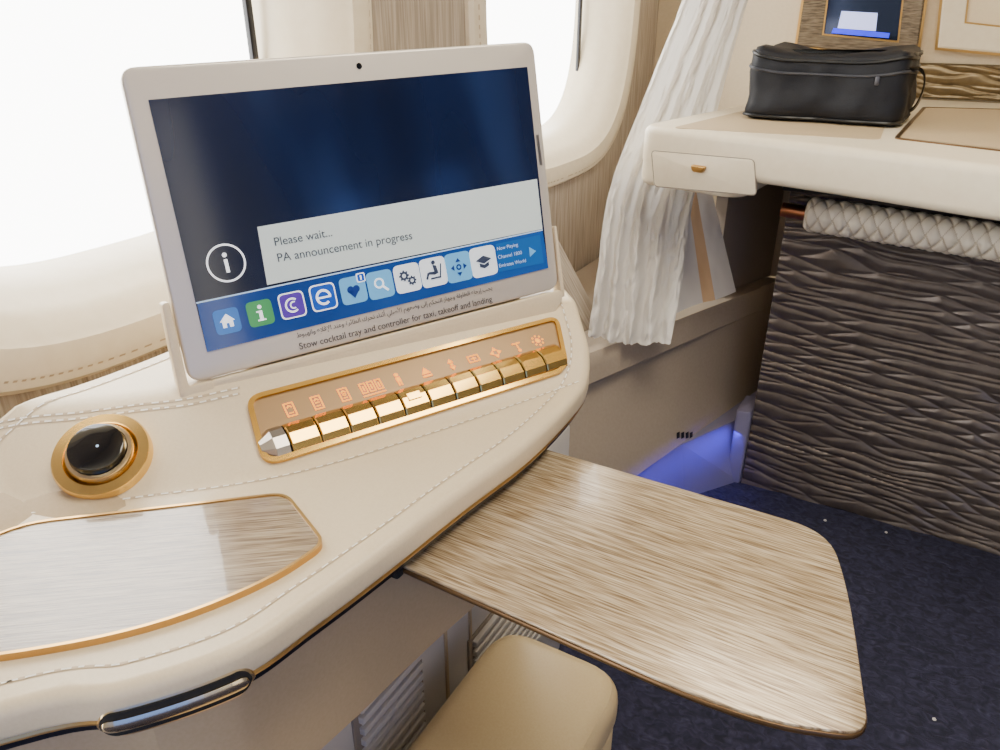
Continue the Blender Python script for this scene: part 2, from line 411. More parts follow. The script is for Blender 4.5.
def stitches(path, dash=.0062, gap=.0040, w=.0015, closed=True):
    acc = 0; n = len(path)
    for i in range(n if closed else n-1):
        a, c = path[i], path[(i+1) % n]; Ln = (c-a).length
        if Ln < 1e-6: continue
        d = (c-a)/Ln; s = acc; b.line(a, c, .0024, zg, 1)
        while s < Ln:
            b.line(a+d*s, a+d*min(s+dash, Ln+.003), w, zs, 0); s += dash+gap
        acc = s-Ln
stitches(offset(outline, .022))
def spath(pts): return catmull([PS(u,v).xy for u, v in pts], 6, False)
for dy in (0, 6):
    stitches(spath([(-60,430+dy),(0,423+dy),(80,413+dy),(140,405+dy),(190,399+dy),(240,388+dy)]), closed=False)
stitches(spath([(-40,517),(60,509),(150,496),(240,484),(320,467),(420,437),(500,410),(578,382)]), closed=False)
b.build('stitching', ['thread','groove'], con, smooth=False)
inl = ccw(fillet([PZ(u, v, ZT).xy for u, v in [(-60,575),(12,530),(286,498),(325,548),(270,586),(150,634),(0,662),(-90,668)]], [.02,.03,.014,.012,.05,.06,.05,.02], 6))
b = MB(); b.prism(offset(inl, .001), ZT-.002, ZT+.0045); wi = b.build('wood_inlay', 'wood2', con)
b = MB(); b.ringp(offset(inl, -.0013), offset(inl, .0013), ZT-.001, ZT+.0058); b.build('gold_rim', 'goldrim', wi)
kc = PS(104,458); kn_ = nrm(kc.x, kc.y); ka = E1-kn_*E1.dot(kn_); ka.normalize(); kb = kn_.cross(ka); kc = kc+kn_*.004
KX = lambda x, y, z: kc+ka*x+kb*y+kn_*z
b = MB(); b.lathe([(.0408,-.016),(.0408,.003),(.0395,.0052),(.0310,.0058),(.0300,.0045),(.0295,.002),(.028,.0)], KX, 64); kn = b.build('knob_bezel', 'ringgold', con, ang=35)
b = MB(); b.lathe([(.0285,-.002),(.0280,.008),(.0268,.0105),(.0240,.0108),(.0235,.008)], KX, 56); b.build('knob_collar', 'chrome', kn)
b = MB(); b.lathe([(.0233,.004),(.0232,.0165),(.0226,.0182),(.0212,.0188),(.012,.0192),(.0,.0193)], KX, 56); b.build('knob_dome', 'black', kn)
b = MB(); b.disc(.002,-.001,.0013,.0196,0,14); b.v = [KX(q.x,q.y,q.z) for q in b.v]; b.build('knob_mark', 'soft', kn, smooth=False)
# control panel on the slope
cpo = ccw(fillet([SLc(u, v) for u, v in [(247,400),(264,467),(567,371),(556,319)]], [.014,.018,.018,.014], 6))
b = MB(); b.prism(offset(cpo, .003), -.004, .002, 0, 1, 0, SX); cp = b.build('control_panel', 'plate', con)
b = MB(); b.ringp(offset(cpo, -.0015), offset(cpo, .0036), -.004, .005, 0, SX); b.build('gold_bezel', 'gold', cp)
A = SLc(287,441); B = SLc(560,356.5); ex = (B-A).normalized(); ey = V((-ex.y, ex.x)); step = (B-A).length/11
BX = lambda o, x, y, z: SX(*(o+ex*x+ey*y), z)
bh = (SLc(350,404)-SLc(356,430)).length*.50
kprof = [(-bh,.002),(-bh,.0048),(-bh*.66,.0100),(bh*.05,.0120),(bh*.62,.0098),(bh,.0050),(bh,.002)]
b = MB(); b.rect(0,0,1,1,0); b.v = [BX(A,x,y,.0024) for x,y in [(-.001,-bh*1.03),(step*11,-bh*1.03),(step*11,bh*1.03),(-.001,bh*1.03)]]; b.build('key_well', 'dark', cp, smooth=False)
for k in range(11):
    o = A+ex*(step*(k+.5)); hwid = step*.478; b = MB()
    b.loft([[BX(o, s*hwid, y*g, .002+(z-.002)*gz) for y, z in kprof] for s, g, gz in ((-1,.99,.86),(-.92,1,1),(.92,1,1),(1,.99,.86))])
    if k == 4: b.box((-hwid*.5,-bh*.25,.0105), (hwid*.5,bh*.25,.0130), 0, 0, lambda x, y, z, o=o: BX(o,x,y,z))
    b.build('button', 'gold', cp, ang=6)
b = MB(); b.loft([[BX(A, step*s, y*g, .002+(z-.002)*g) for y, z in kprof] for s, g in ((-.88,.45),(-.48,1),(-.05,1))]); b.build('end_key', 'silver', cp, ang=8)
icpx = [(290,411),(317,404),(344,396),(371,388),(398,381),(425,373),(451,366),(473,360),(495,354),(517,348),(537,342)]
isc = step/.038
for k, (u, v) in enumerate(icpx):
    c0 = SLc(u, v); b = MB(); w = .0018
    def fr(x0, y0, x1, y1, t=w):
        b.rect(x0,y0,x1,y0+t,0); b.rect(x0,y1-t,x1,y1,0); b.rect(x0,y0+t,x0+t,y1-t,0); b.rect(x1-t,y0+t,x1,y1-t,0)
    if k < 3:
        fr(-.0065,-.0105,.0065,.0105); b.line((-.003,.003),(.0,.006),w,0); b.line((0,.006),(.003,.003),w,0); b.rect(-.003,-.006,.003,-.0045,0)
        if k == 1: b.line((-.003,.0),(.003,.0),w,0)
        if k == 2: b.ring(0,0,.001,.0024,0)
    elif k == 3:
        for dx in (-.011,0,.011): fr(dx-.0045,-.008,dx+.0045,.009); b.rect(dx-.001,-.004,dx+.001,.004,0)
        b.line((-.016,-.012),(.016,-.012),w,0)
    elif k == 4: b.disc(0,.008,.003,0,0,12); b.rect(-.0032,-.003,.0032,.004,0); b.rect(-.0028,-.010,-.0006,-.003,0); b.rect(.0006,-.010,.0028,-.003,0)
    elif k == 5: b.poly([(-.007,-.004,0),(.007,-.004,0),(0,.007,0)]); b.rect(-.007,-.009,.007,-.006,0)
    elif k == 6: b.poly([(-.0045,.003,0),(.0045,.003,0),(0,.010,0)]); b.poly([(-.0045,-.003,0),(0,-.010,0),(.0045,-.003,0)]); b.rect(-.002,-.002,.002,.002,0)
    elif k == 7: fr(-.009,-.006,.009,.006); b.rect(-.001,-.003,.001,.003,0); b.rect(-.004,-.001,.004,.001,0)
    elif k == 8:
        for a in range(4):
            ca, sa = math.cos(a*pi/2), math.sin(a*pi/2); T = lambda x, y: (x*ca-y*sa, x*sa+y*ca, 0); b.poly([T(.0035,-.004),T(.010,0),T(.0035,.004)])
    elif k == 9: b.rect(-.007,.005,.007,.007,0); b.rect(-.001,-.004,.001,.005,0); b.disc(0,-.007,.0026,0,0,10)
    else:
        b.disc(0,0,.0042,0,0,16)
        for a in range(8): b.disc(.0085*math.cos(a*pi/4), .0085*math.sin(a*pi/4), .0017, 0, 0, 8)
    b.v = [BX(c0, q.x*isc, q.y*isc, .0027) for q in b.v]
    b.build('icon', 'amber', cp, smooth=False)
def near(p): return min(range(len(outline)), key=lambda i: (outline[i]-p.xy).length)
i0, i1 = near(PZ(84,698,ZT)), near(PZ(246,646,ZT)); lo, hi = min(i0,i1), max(i0,i1)
def dpath(d, n=10):
    P = offset(outline, -d)[lo-1:hi+2]; out = []
    for i in range(len(P)-1): out += [P[i].lerp(P[i+1], k/n) for k in range(n)]
    return out
def ribbon(trim, d0, d1, z0, z1, name, mat, par):
    o0, o1 = dpath(d0), dpath(d1); N_ = len(o0); i_a, i_b = 10+trim, N_-10-trim; rr = (z1-z0)*.25; rings = []; h = (z1-z0)/2; zm = (z0+z1)/2
    for i in range(i_a, i_b):
        s = min((o0[i]-o0[i_a]).length, (o0[i]-o0[i_b-1]).length)
        e = math.sqrt(max(.02, 1-(max(0, h-s)/h)**2)); a0, a1, q = zm-h*e, zm+h*e, rr*e
        p0, p1 = o0[i], o1[i]; pm = p1*.75+p0*.25
        rings.append([V((*p0,a0)), V((*pm,a0)), V((*p1,a0+q)), V((*p1,a1-q)), V((*pm,a1)), V((*p0,a1))])
    bb = MB(); bb.loft(rings); return bb.build(name, mat, par)
hd = ribbon(0, -.008, .0018, .680, .7065, 'handle', 'latch', con)
ribbon(3, .0, .0024, .6835, .7030, 'handle_slot', 'dark', hd)
ribbon(6, .0, .0046, .6885, .6985, 'handle_bar', 'chrome', hd)
for q in ([(468,603),(545,662)], [(352,690),(425,752)]):
    pa = PX(q[0][0], (q[0][1]+q[1][1])/2, -.428); pb = PX(q[1][0], (q[0][1]+q[1][1])/2, -.428)
    zc = (pa.z+pb.z)/2; y0, y1 = min(pa.y,pb.y), max(pa.y,pb.y); b = MB()
    b.box((-.431,y0,zc-.09), (-.426,y1,zc+.09), .002); g = b.build('vent_grille', 'recess', con)
    b = MB(); nn = 10
    for k in range(nn):
        z = zc-.08+.16*k/(nn-1); b.box((-.427,y0+.008,z-.0052), (-.419,y1-.008,z+.0052), .001)
    b.build('slats', 'offwhite', g)
for yy in (.36,.52,.60,.66):
    b = MB(); b.box((-.432,yy-.003,.02), (-.4275,yy+.003,.48), .001); b.build('panel_joint', 'leather2', con)

# ---------------------------------------------------------------- tablet
TM = Matrix(((U.x,Vv.x,Nn.x,O.x),(U.y,Vv.y,Nn.y,O.y),(U.z,Vv.z,Nn.z,O.z),(0,0,0,1)))
TI = TM.inverted()
def L(u, v): q = TI @ PP(u, v, O, Nn); return V((q.x, q.y))
tab = thing('tablet', None, 'champagne framed touchscreen tablet propped upright in its console dock', 'tablet', matrix=TM)
c_tl, c_tr, c_br, c_bl = L(118,67), L(534,41), L(559,288), L(190,384)
x0, x1 = (c_tl.x+c_bl.x)/2, (c_tr.x+c_br.x)/2; y0, y1 = (c_bl.y+c_br.y)/2, (c_tl.y+c_tr.y)/2
b = MB(); b.prism(fillet([c_tl,c_bl,c_br,c_tr], .014, 6), -.016, 0, .003, 3); b.build('housing', 'bezel', tab, local=True)
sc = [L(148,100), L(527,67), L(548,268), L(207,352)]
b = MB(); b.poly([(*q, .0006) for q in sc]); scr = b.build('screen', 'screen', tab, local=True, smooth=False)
b = MB(); q = L(359,66); b.disc(q.x, q.y, .003, .0006, 0, 20); b.build('camera_lens', 'black', tab, local=True, smooth=False)
b = MB(); b.line(L(537,135), L(541,165), .0035, .0006); b.build('speaker_slot', 'silver', tab, local=True, smooth=False)
b = MB(); b.poly([(*L(u,v), .0010) for u, v in [(257,227),(536.5,179),(542,229),(267,285)]]); b.build('message_box', 'msg', scr, local=True, smooth=False)
text_on('Please wait...', 'msgtxt', scr, L(275,246), L(332,236), .0015, 'message_lettering')
text_on('PA announcement in progress', 'msgtxt', scr, L(278,262), L(412,239), .0015, 'message_lettering')
b = MB(); b.poly([(*L(u,v), .0010) for u, v in [(197,304),(267,288),(542,231),(548,268),(207,352)]]); b.build('menu_bar', 'bar', scr, local=True, smooth=False)
b = MB(); b.line(L(196,303), L(542,230), .0014, .0014); b.build('menu_line', 'soft', scr, local=True, smooth=False)
q = L(226,263); b = MB(); rr = (L(246,263)-L(206,263)).length/2
b.ring(q.x, q.y, rr*.9, rr, .0014, 0, 40); b.rect(q.x-rr*.09, q.y-rr*.5, q.x+rr*.09, q.y+rr*.2, .0014); b.disc(q.x, q.y+rr*.42, rr*.12, .0014); b.build('info_symbol', 'white', scr, local=True, smooth=False)
def app(u, v, tile, kind, gm='white'):
    c = L(u, v); s = (L(u+13,v)-L(u-13,v)).length/2; b = MB(); z = .0022
    sq = lambda k: fillet([(c.x-s*k,c.y-s*k),(c.x+s*k,c.y-s*k),(c.x+s*k,c.y+s*k),(c.x-s*k,c.y+s*k)], s*.4*k, 4)
    b.poly([(*p, .0016) for p in sq(1)], 1 if kind in ('e','moon') else 0)
    if kind in ('e','moon'): b.poly([(*p, .0018) for p in sq(.9)], 0)
    X = lambda a: c.x+a*s; Y = lambda a: c.y+a*s
    def pl(P): b.poly([(X(a),Y(d),z) for a, d in P], 1)
    def ln(p, q, w=.14): b.line((X(p[0]),Y(p[1])), (X(q[0]),Y(q[1])), w*s, z, 1)
    if kind == 'home':
        pl([(-.6,0),(.6,0),(0,.6)]); pl([(-.42,-.5),(-.12,-.5),(-.12,0),(-.42,0)]); pl([(.12,-.5),(.42,-.5),(.42,0),(.12,0)]); pl([(-.12,-.15),(.12,-.15),(.12,0),(-.12,0)])
    elif kind == 'i':
        pl([(-.12,-.6),(.16,-.6),(.16,.2),(-.12,.2)]); pl([(-.3,.08),(-.12,.08),(-.12,.2),(-.3,.2)]); pl([(-.3,-.6),(.34,-.6),(.34,-.48),(-.3,-.48)]); b.disc(X(.02),Y(.5),.16*s,z,1)
    elif kind == 'moon':
        b.ring(X(0),Y(0),.44*s,.58*s,z,1,24,R(50),R(310)); b.ring(X(.1),Y(0),.2*s,.3*s,z,1,20,R(60),R(300))
    elif kind == 'e':
        b.ring(X(0),Y(0),.42*s,.6*s,z,1,24,R(0),R(310)); ln((-.5,-.02),(.58,-.02),.14)
    elif kind == 'heart':
        b.disc(X(-.22),Y(.06),.27*s,z,1); b.disc(X(.22),Y(.06),.27*s,z+.00005,1); pl([(-.46,-.02),(.46,-.02),(0,-.60)])
        bq_ = lambda k: fillet([(X(.72-.34*k),Y(.80-.34*k)),(X(.72+.34*k),Y(.80-.34*k)),(X(.72+.34*k),Y(.80+.34*k)),(X(.72-.34*k),Y(.80+.34*k))], s*.12, 3)
        b.poly([(*p, z+.0002) for p in bq_(1)], 3); b.poly([(*p, z+.0004) for p in bq_(.78)], 2); b.rect(X(.66),Y(.64),X(.78),Y(.96),z+.0006,3)
    elif kind == 'search': b.ring(X(-.1),Y(.12),.26*s,.38*s,z,1); ln((.16,-.14),(.52,-.5),.16)
    elif kind == 'gears':
        for cx, cy, r in ((-.25,.2,.3),(.3,-.22,.26)):
            b.ring(X(cx),Y(cy),r*.5*s,r*s,z,1)
            for a in range(8):
                t = a*pi/4; ln((cx+r*.9*math.cos(t),cy+r*.9*math.sin(t)),(cx+r*1.3*math.cos(t),cy+r*1.3*math.sin(t)),.12)
    elif kind == 'seat':
        pl([(-.02,.5),(.26,.42),(.34,-.12),(.06,-.2)]); pl([(.06,-.2),(.2,.02),(-.4,.06),(-.46,-.1)]); ln((-.42,0),(-.6,-.42),.16); ln((-.3,-.42),(.5,-.42),.12); ln((.45,-.42),(.62,.5),.1); b.disc(X(.06),Y(.66),.15*s,z+.0001,1)
    elif kind == 'arrows':
        for a in range(4):
            ca, sa = math.cos(a*pi/2), math.sin(a*pi/2); T = lambda x, y: (x*ca-y*sa, x*sa+y*ca); pl([T(.36,-.2),T(.62,0),T(.36,.2)])
        b.ring(X(0),Y(0),.1*s,.2*s,z,1)
    elif kind == 'cap':
        pl([(-.62,.12),(0,-.14),(.62,.12),(0,.4)]); pl([(-.36,-.06),(-.36,-.32),(0,-.46),(.36,-.32),(.36,-.06),(0,-.22)])
    b.build('app_icon', [tile, gm, 'tile_blue', 'white'], scr, local=True, smooth=False)
for a in [(227,321,'tile_home','home'),(260,313,'tile_green','i'),(292,305,'tile_purple','moon'),(323,297,'tile_blue','e'),(353,290,'tile_sky','heart','glyph_navy'),(380,284.5,'tile_sky','search'),
          (407,278,'tile_white','gears','glyph_dark'),(433,272,'tile_white','seat','glyph_dark'),(458,267,'tile_sky','arrows','glyph_navy'),(483,261.5,'tile_white','cap','glyph_dark')]: app(*a)
b = MB(); b.poly([(*L(u,v), .0016) for u, v in [(495,244),(539,235),(543,263),(498,272)]]); b.poly([(*L(u,v), .0022) for u, v in [(528,247),(535,251),(529,257)]], 1); b.build('now_playing_tile', ['tile_np','tile_sky'], scr, local=True, smooth=False)
text_on('Now Playing', 'soft', scr, L(496.5,250.5), L(517,246), .0022, 'now_playing_lettering')
text_on('Channel 1800', 'soft', scr, L(497.5,259), L(521,254), .0022, 'now_playing_lettering')
text_on('Emirates World', 'soft', scr, L(498.5,267.5), L(525,262), .0022, 'now_playing_lettering')
text_on('Stow cocktail tray and controller for taxi, takeoff and landing', 'ink', tab, L(300,349.5), L(492,301.5), .0008, 'instruction_lettering', 1.05)
AR = {'ا':(0xFE8D,2),'أ':(0xFE83,2),'إ':(0xFE87,2),'ب':(0xFE8F,4),'ة':(0xFE93,2),'ت':(0xFE95,4),'ث':(0xFE99,4),'ج':(0xFE9D,4),'ح':(0xFEA1,4),'د':(0xFEA9,2),'ر':(0xFEAD,2),'ز':(0xFEAF,2),
      'ص':(0xFEB9,4),'ض':(0xFEBD,4),'ط':(0xFEC1,4),'ع':(0xFEC9,4),'ق':(0xFED5,4),'ك':(0xFED9,4),'ل':(0xFEDD,4),'م':(0xFEE1,4),'ن':(0xFEE5,4),'ه':(0xFEE9,4),'و':(0xFEED,2),'ى':(0xFEEF,2),'ي':(0xFEF1,4),'ء':(0xFE80,1),'ئ':(0xFE89,4),'س':(0xFEB1,4),'ف':(0xFED1,4)}
LIG = {'لا':0xFEFB,'لإ':0xFEF9,'لأ':0xFEF7}
def shape(txt):
    words = []
    for w in txt.split(' '):
        out = []; prev = False; i = 0
        while i < len(w):
            if w[i:i+2] in LIG: out.append(chr(LIG[w[i:i+2]]+(1 if prev else 0))); prev = False; i += 2; continue
            c = w[i]; code, n = AR[c]; nxt = i+1 < len(w) and AR[w[i+1]][1] > 1 and n == 4
            if n == 1: out.append(chr(code)); prev = False
            elif n == 2: out.append(chr(code+(1 if prev else 0))); prev = False
            else:
                out.append(chr(code+(3 if prev and nxt else 2 if nxt else 1 if prev else 0))); prev = nxt
            i += 1
        words.append(''.join(out))
    return ' '.join(words)[::-1]
text_on(shape('يجب إرجاع الطاولة وجهاز التحكم إلى وضعهم الأصلي أثناء تحرك الطائرة وعند الإقلاع والهبوط'), 'ink', tab, L(297,337.5), L(492,289.5), .0008, 'instruction_lettering', 1.05, .002)

# dock that holds the tablet (part of the console)
txf = lambda x, y, z: TM @ V((x, y, z))
b = MB(); b.prism(fillet([(x0+.05,-.03),(x1-.05,-.03),(x1-.05,.14),(x0+.05,.14)], .02), -.04, -.0180, .006, 3, 0, txf)
dk = b.build('tablet_dock', 'leather', con)
la = L(168,302); lb = L(555,226)
def edge_at(a, c, y): t = (y-a.y)/(c.y-a.y); return a.x+(c.x-a.x)*t
eL = lambda y: edge_at(c_bl, c_tl, y); eR = lambda y: edge_at(c_br, c_tr, y)
b = MB(); b.prism(fillet([(c_bl.x-.012,-.014),(c_bl.x+.02,-.014),(c_bl.x+.02,-.0025),(c_bl.x-.0018,-.0025),(eL(la.y)-.0018,la.y),(eL(la.y)-.009,la.y)], .003, 3), -.022, .003, .0015, 2, 0, txf); b.build('dock_arm', 'leather', dk)
b = MB(); b.prism(fillet([(c_br.x+.0065,c_br.y-.012),(c_br.x+.0018,c_br.y-.012),(c_br.x+.0018,c_br.y),(eR(lb.y)+.0018,lb.y),(eR(lb.y)+.0050,lb.y)], .0015, 3), -.016, .001, .001, 2, 0, txf); b.build('dock_arm', 'leather', dk)
b = MB(); b.prism(fillet([(.03,-.016),(x1-.02,-.026),(c_br.x+.003,c_br.y-.015),(c_br.x+.003,c_br.y-.0024),(c_bl.x+.018,-.0024),(c_bl.x+.018,-.011)], .005, 4), -.03, .001, .002, 3, 0, txf); b.build('dock_lip', 'leather', dk)

# ---------------------------------------------------------------- slide-out tray
ZR = .675
tp = ccw(fillet([PZ(u, v, ZR).xy for u, v in [(392,562),(538,446),(830,531),(850,588),(872,737),(745,719)]], [.004,.004,.036,.055,.020,.08], 8))
tr_ = thing('tray_table', (tp[0].x, tp[0].y, ZR-.010), 'pale grained wood slide-out tray table jutting from the console over the carpet', 'tray')
b = MB(); b.prism(offset(tp, .0012), ZR-.003, ZR, .001, 2); b.build('tray_top', 'wood', tr_)
b = MB(); b.prism(tp, ZR-.008, ZR-.0025, .002, 2); b.build('tray_edge', 'woodedge', tr_)
h0 = PZ(394,562,ZR); b = MB(); b.box((h0.x-.009,h0.y-.009,ZR-.010), (h0.x+.010,h0.y+.003,ZR+.001), .003); b.build('tray_hinge', 'dark', tr_)

# ---------------------------------------------------------------- leather stool block
st = thing('padded_stool', (-.29,.42,0), 'tan leather padded block with rounded corners below the tray', 'stool')
sp = fillet([(-.382,.12),(-.197,.12),(-.197,.668),(-.382,.668)], .055, 8)
b = MB(); b.prism(sp, .29, .36, .026, 6); b.build('seat_pad', 'tan', st)
b = MB(); b.prism(offset(sp, .003), 0, .294, .006, 2); b.build('base', 'tan', st)
b = MB(); b.tube([V((q.x,q.y,.352)) for q in offset(sp, .010)], .0022, 6, 0, True); b.build('piping', 'tan', st)

# ---------------------------------------------------------------- low bench beyond the console
bn = thing('footrest_bench', (-.5,1.5,0), 'low taupe leather footrest bench running from the console to the dark panel', 'bench')
b = MB()
bq = [(-.278,2.05),(-.52,1.06),(-.805,1.06),(-.805,2.05)]; tq = [(-.30,2.05),(-.66,1.06),(-.805,1.06),(-.805,2.05)]
b.loft([[V((x,y,.158)) for x,y in bq],[V((x,y,.432)) for x,y in tq],[V((x-.008,y,.446)) for x,y in tq]]); b.build('bench_body', 'bench', bn)
mixp = lambda a, c, t: (a[0]+(c[0]-a[0])*t, a[1]+(c[1]-a[1])*t)
s1_, s2_ = mixp(bq[1], bq[0], .90), bq[1]; t1_, t2_ = mixp(tq[1], tq[0], .90), tq[1]
b = MB(); b.loft([[V((mixp(s2_,t2_,k)[0]+o, mixp(s2_,t2_,k)[1], z)), V((mixp(s1_,t1_,k)[0]+o, mixp(s1_,t1_,k)[1], z))] for k, o, z in ((.80,0,.386),(.81,.004,.391),(.92,.006,.420),(.97,.005,.438),(1,-.001,.4475),(1.02,-.02,.4478))], 0, False, False, False); b.build('top_ledge', 'bench', bn)
b = MB(); b.loft([[V((x,y,0)) for x,y in [(-.278,1.72),(-.375,1.575),(-.55,1.18),(-.79,1.18),(-.79,2.04),(-.278,2.04)]],[V((x,y,.159)) for x,y in [(-.315,1.74),(-.395,1.56),(-.53,1.12),(-.79,1.12),(-.79,2.04),(-.285,2.04)]]]); b.build('plinth', 'plinth', bn, smooth=False)
fn = (V((-.278,2.05,.158))-V((-.52,1.06,.158))).cross(V((-.66,1.06,.446))-V((-.52,1.06,.158))).normalized(); fp = V((-.52,1.06,.158))
if fn.x < 0: fn = -fn
b = MB()
for u in (676,680.5,685,689):
    b.poly([PP(u,433,fp,fn)+fn*.002, PP(u+3,431.5,fp,fn)+fn*.002, PP(u+3,437.5,fp,fn)+fn*.002, PP(u,439,fp,fn)+fn*.002])
b.build('vent_slots', 'dark', bn, smooth=False)

# ---------------------------------------------------------------- front cabinet
cab = thing('front_cabinet', (.2,1.9,0), 'built-in front cabinet with cream counter, drawer and dark rippled panel', 'cabinet')
CL = V((-.552,1.512)); CR = V((-.124,1.42))
cpol = ccw(fillet([CL,CR,(.10,1.345),(1.2,1.21),(1.2,2.345),(-.40,2.345),(-.46,1.99)], [.05,.2,.2,.02,.0,.0,.1], 8))
b = MB(); b.prism(cpol, .808, .89, .016, 5); b.build('counter', 'cream', cab)
fd2 = (CR-CL).normalized(); pr = CL+fd2*.245
b = MB(); b.prism(offset(ccw(fillet([CL, pr, pr+V((.03,.36)), (-.47,1.85)], [.05,.06,.02,.02], 8)), .0004), .772, .868, .014, 4); b.build('drawer_housing', 'cream', cab)
fd = V((fd2.x, fd2.y, 0)); fnn = V((fd.y, -fd.x, 0)); fo = V((CL.x,CL.y,.83))
def FX(x, y, z): return fo+fd*x+V((0,0,y))+fnn*z
def FL(u, v): q = PP(u, v, fo, fnn)-fo; return (q.dot(fd), q.z)
dp = ccw(fillet([FL(652,151), FL(754,160), FL(756,195), FL(655,186)], .008, 4))
b = MB(); b.prism(dp, -.003, .0016, .001, 2, 0, FX); dr = b.build('drawer', 'cream', cab)
b = MB(); b.ringp(offset(dp, -.0016), offset(dp, -.0002), -.002, .001, 0, FX); b.build('drawer_seam', 'recess', dr)
q = FL(700,168); b = MB()
b.prism(fillet([(q[0]-.016,q[1]+.006),(q[0]+.016,q[1]+.006),(q[0]+.011,q[1]-.007),(q[0]-.011,q[1]-.007)], .005, 4), .001, .012, .003, 3, 0, FX); b.build('drawer_pull', 'goldrim', dr)
b = MB(); b.box((-.268,1.722,0), (1.2,2.34,.80), .004); b.build('cabinet_body', 'recess', cab)
b = MB(); relief(b, -.27, 1.2, 0, .80, 1.7195, 560, 420, .0285, .0056); b.build('rippled_panel', 'bark', cab, norm=False, ang=75)
b = MB(); b.prism(fillet([(-.308,1.70),(-.272,1.706),(-.272,1.80),(-.308,1.80)], .008, 3), 0, .21, .006, 2); b.build('side_post', 'plinth', cab)
b = MB(); na = 64; pc = .028; NC = 4; rx0, rx1 = -.222, 1.15; ns = int((rx1-rx0)/(pc/16)); vs = []
for i in range(ns+1):
    x = rx0+(pc/16)*i; ef = min(1, (i+1)/5)
    for k in range(na):
        a = 2*pi*k/na; u_ = (x-rx0)/pc+NC*k/na+1e-6; v_ = (x-rx0)/pc-NC*k/na+1e-6
        fu, fv = u_-math.floor(u_), v_-math.floor(v_); par = (math.floor(u_)+math.floor(v_)) % 2
        if not par: fu, fv = fv, fu
        h = (max(0,math.sin(pi*fu))**.45)*(.55+.45*max(0,math.sin(pi*fv)))
        r = (.0305+.0055*h)*(.75+.25*ef); vs.append(V((x, 1.655-.02*(x+.2)+r*math.cos(a), .718-.03*(x+.2)+r*math.sin(a))))
for i in range(ns):
    for k in range(na):
        j = (k+1) % na; x = (pc/16)*(i+.5); u_, v_ = x/pc+NC*(k+.5)/na, x/pc-NC*(k+.5)/na; par = (math.floor(u_)+math.floor(v_)) % 2
        fu = (u_ if par else v_) % 1
        b.f.append([i*na+k, i*na+j, (i+1)*na+j, (i+1)*na+k]); b.m.append(1 if min(fu,1-fu) < .10 else 0)
b.v = vs; b.f.append(list(range(na))); b.m.append(0)
rl = b.build('woven_roll', ['roll','roll2'], cab, ang=80)
b = MB(); b.tube([(-.272,1.656,.722),(-.212,1.656,.718)], .015, 16); b.build('rod_end', 'copper', rl)
b = MB(); b.box((-.268,1.60,.772), (1.15,1.72,.806), .003); b.build('counter_rail', 'dark', cab)
ip = ccw(fillet([PZ(u, v, .89).xy for u, v in [(897,139),(925,108),(1040,111),(1060,158)]], .01, 3))
b = MB(); b.ringp(offset(ip, -.005), offset(ip, .003), .889, .8925); fi = b.build('inset_frame', 'woodedge', cab)
b = MB(); b.prism(offset(ip, .003), .889, .8915); b.build('inset_panel', 'leather2', fi)
tpn = [PZ(u, v, .89).xy for u, v in [(672,128),(748,110),(890,112),(880,140)]]
b = MB(); b.prism(fillet(tpn, .02, 4), .8895, .8908); b.build('counter_mat', 'leather2', cab)

# ---------------------------------------------------------------- curtain
ct = thing('curtain', PT(640,340,1.62), 'white gathered curtain hanging between the window and the front cabinet', 'curtain')
def interp(P, s):
    n = len(P)-1; k = min(int(s*n), n-1); t = s*n-k; return P[k].lerp(P[k+1], t)
lft = catmull([PT(*q) for q in [(706,-160,1.70),(695,-60,1.68),(682,0,1.67),(646,92,1.65),(609,190,1.64),(597,270,1.61),(588,334,1.595)]], 8, False)
rgt = catmull([PT(*q) for q in [(800,-160,1.92),(772,-60,1.90),(748,0,1.88),(718,108,1.84),(694,196,1.76),(684,270,1.68),(671,342,1.60)]], 8, False)
b = MB(); nu, nv = 170, 150; vs = []; fs = []; nd = V((.25,-.97,0)); N_ = noise.noise
for j in range(nv+1):
    t = j/nv; a, c = interp(lft, t), interp(rgt, t)
    for i in range(nu+1):
        s = i/nu; am = .011+.005*t; q3 = s*6+1.3*N_(V((s*3,t*2.0,1)))
        f = .8*am*math.sin(2*pi*q3*.7)+1.4*am*N_(V((s*8, t*2.8, 4)))+.011*N_(V((s*10, t*20, 7)))+.010*N_(V((s*19, t*40, 3)))+.005*N_(V((s*38, t*80, 8)))
        if t > .92: f += .004
        q = a.lerp(c, s)+nd*f; q.z += (.004*math.sin(2*pi*q3*.7)-.012*math.sin(pi*s))*t
        vs.append(q)
for j in range(nv):
    for i in range(nu):
        k = j*(nu+1)+i; fs.append([k,k+1,k+nu+2,k+nu+1])
b.add(vs, fs); b.build('curtain_panel', 'curtain', ct, norm=False, ang=80)
b = MB(); vs = []; L1 = [PT(655,150,1.78), PT(660,318,1.67)]; R1 = [PT(702,150,1.86), PT(736,292,1.77)]
nu, nv = 60, 50
for j in range(nv+1):
    t = j/nv
    for i in range(nu+1):
        s = i/nu; q = L1[0].lerp(L1[1], t).lerp(R1[0].lerp(R1[1], t), s)+nd*((.006*math.sin(s*2*pi*1.6)+.004*N_(V((s*4,t*5,3))))*t+.003*N_(V((s*8,t*12,6)))); vs.append(q)
for j in range(nv):
    for i in range(nu):
        k = j*(nu+1)+i; b.add([vs[k],vs[k+1],vs[k+nu+2],vs[k+nu+1]], [[0,1,2,3]], 1 if 33 <= i < 43 else 0)
b.build('curtain_lining', ['lining','stripe'], ct, norm=False, weld=1e-5, ang=80)

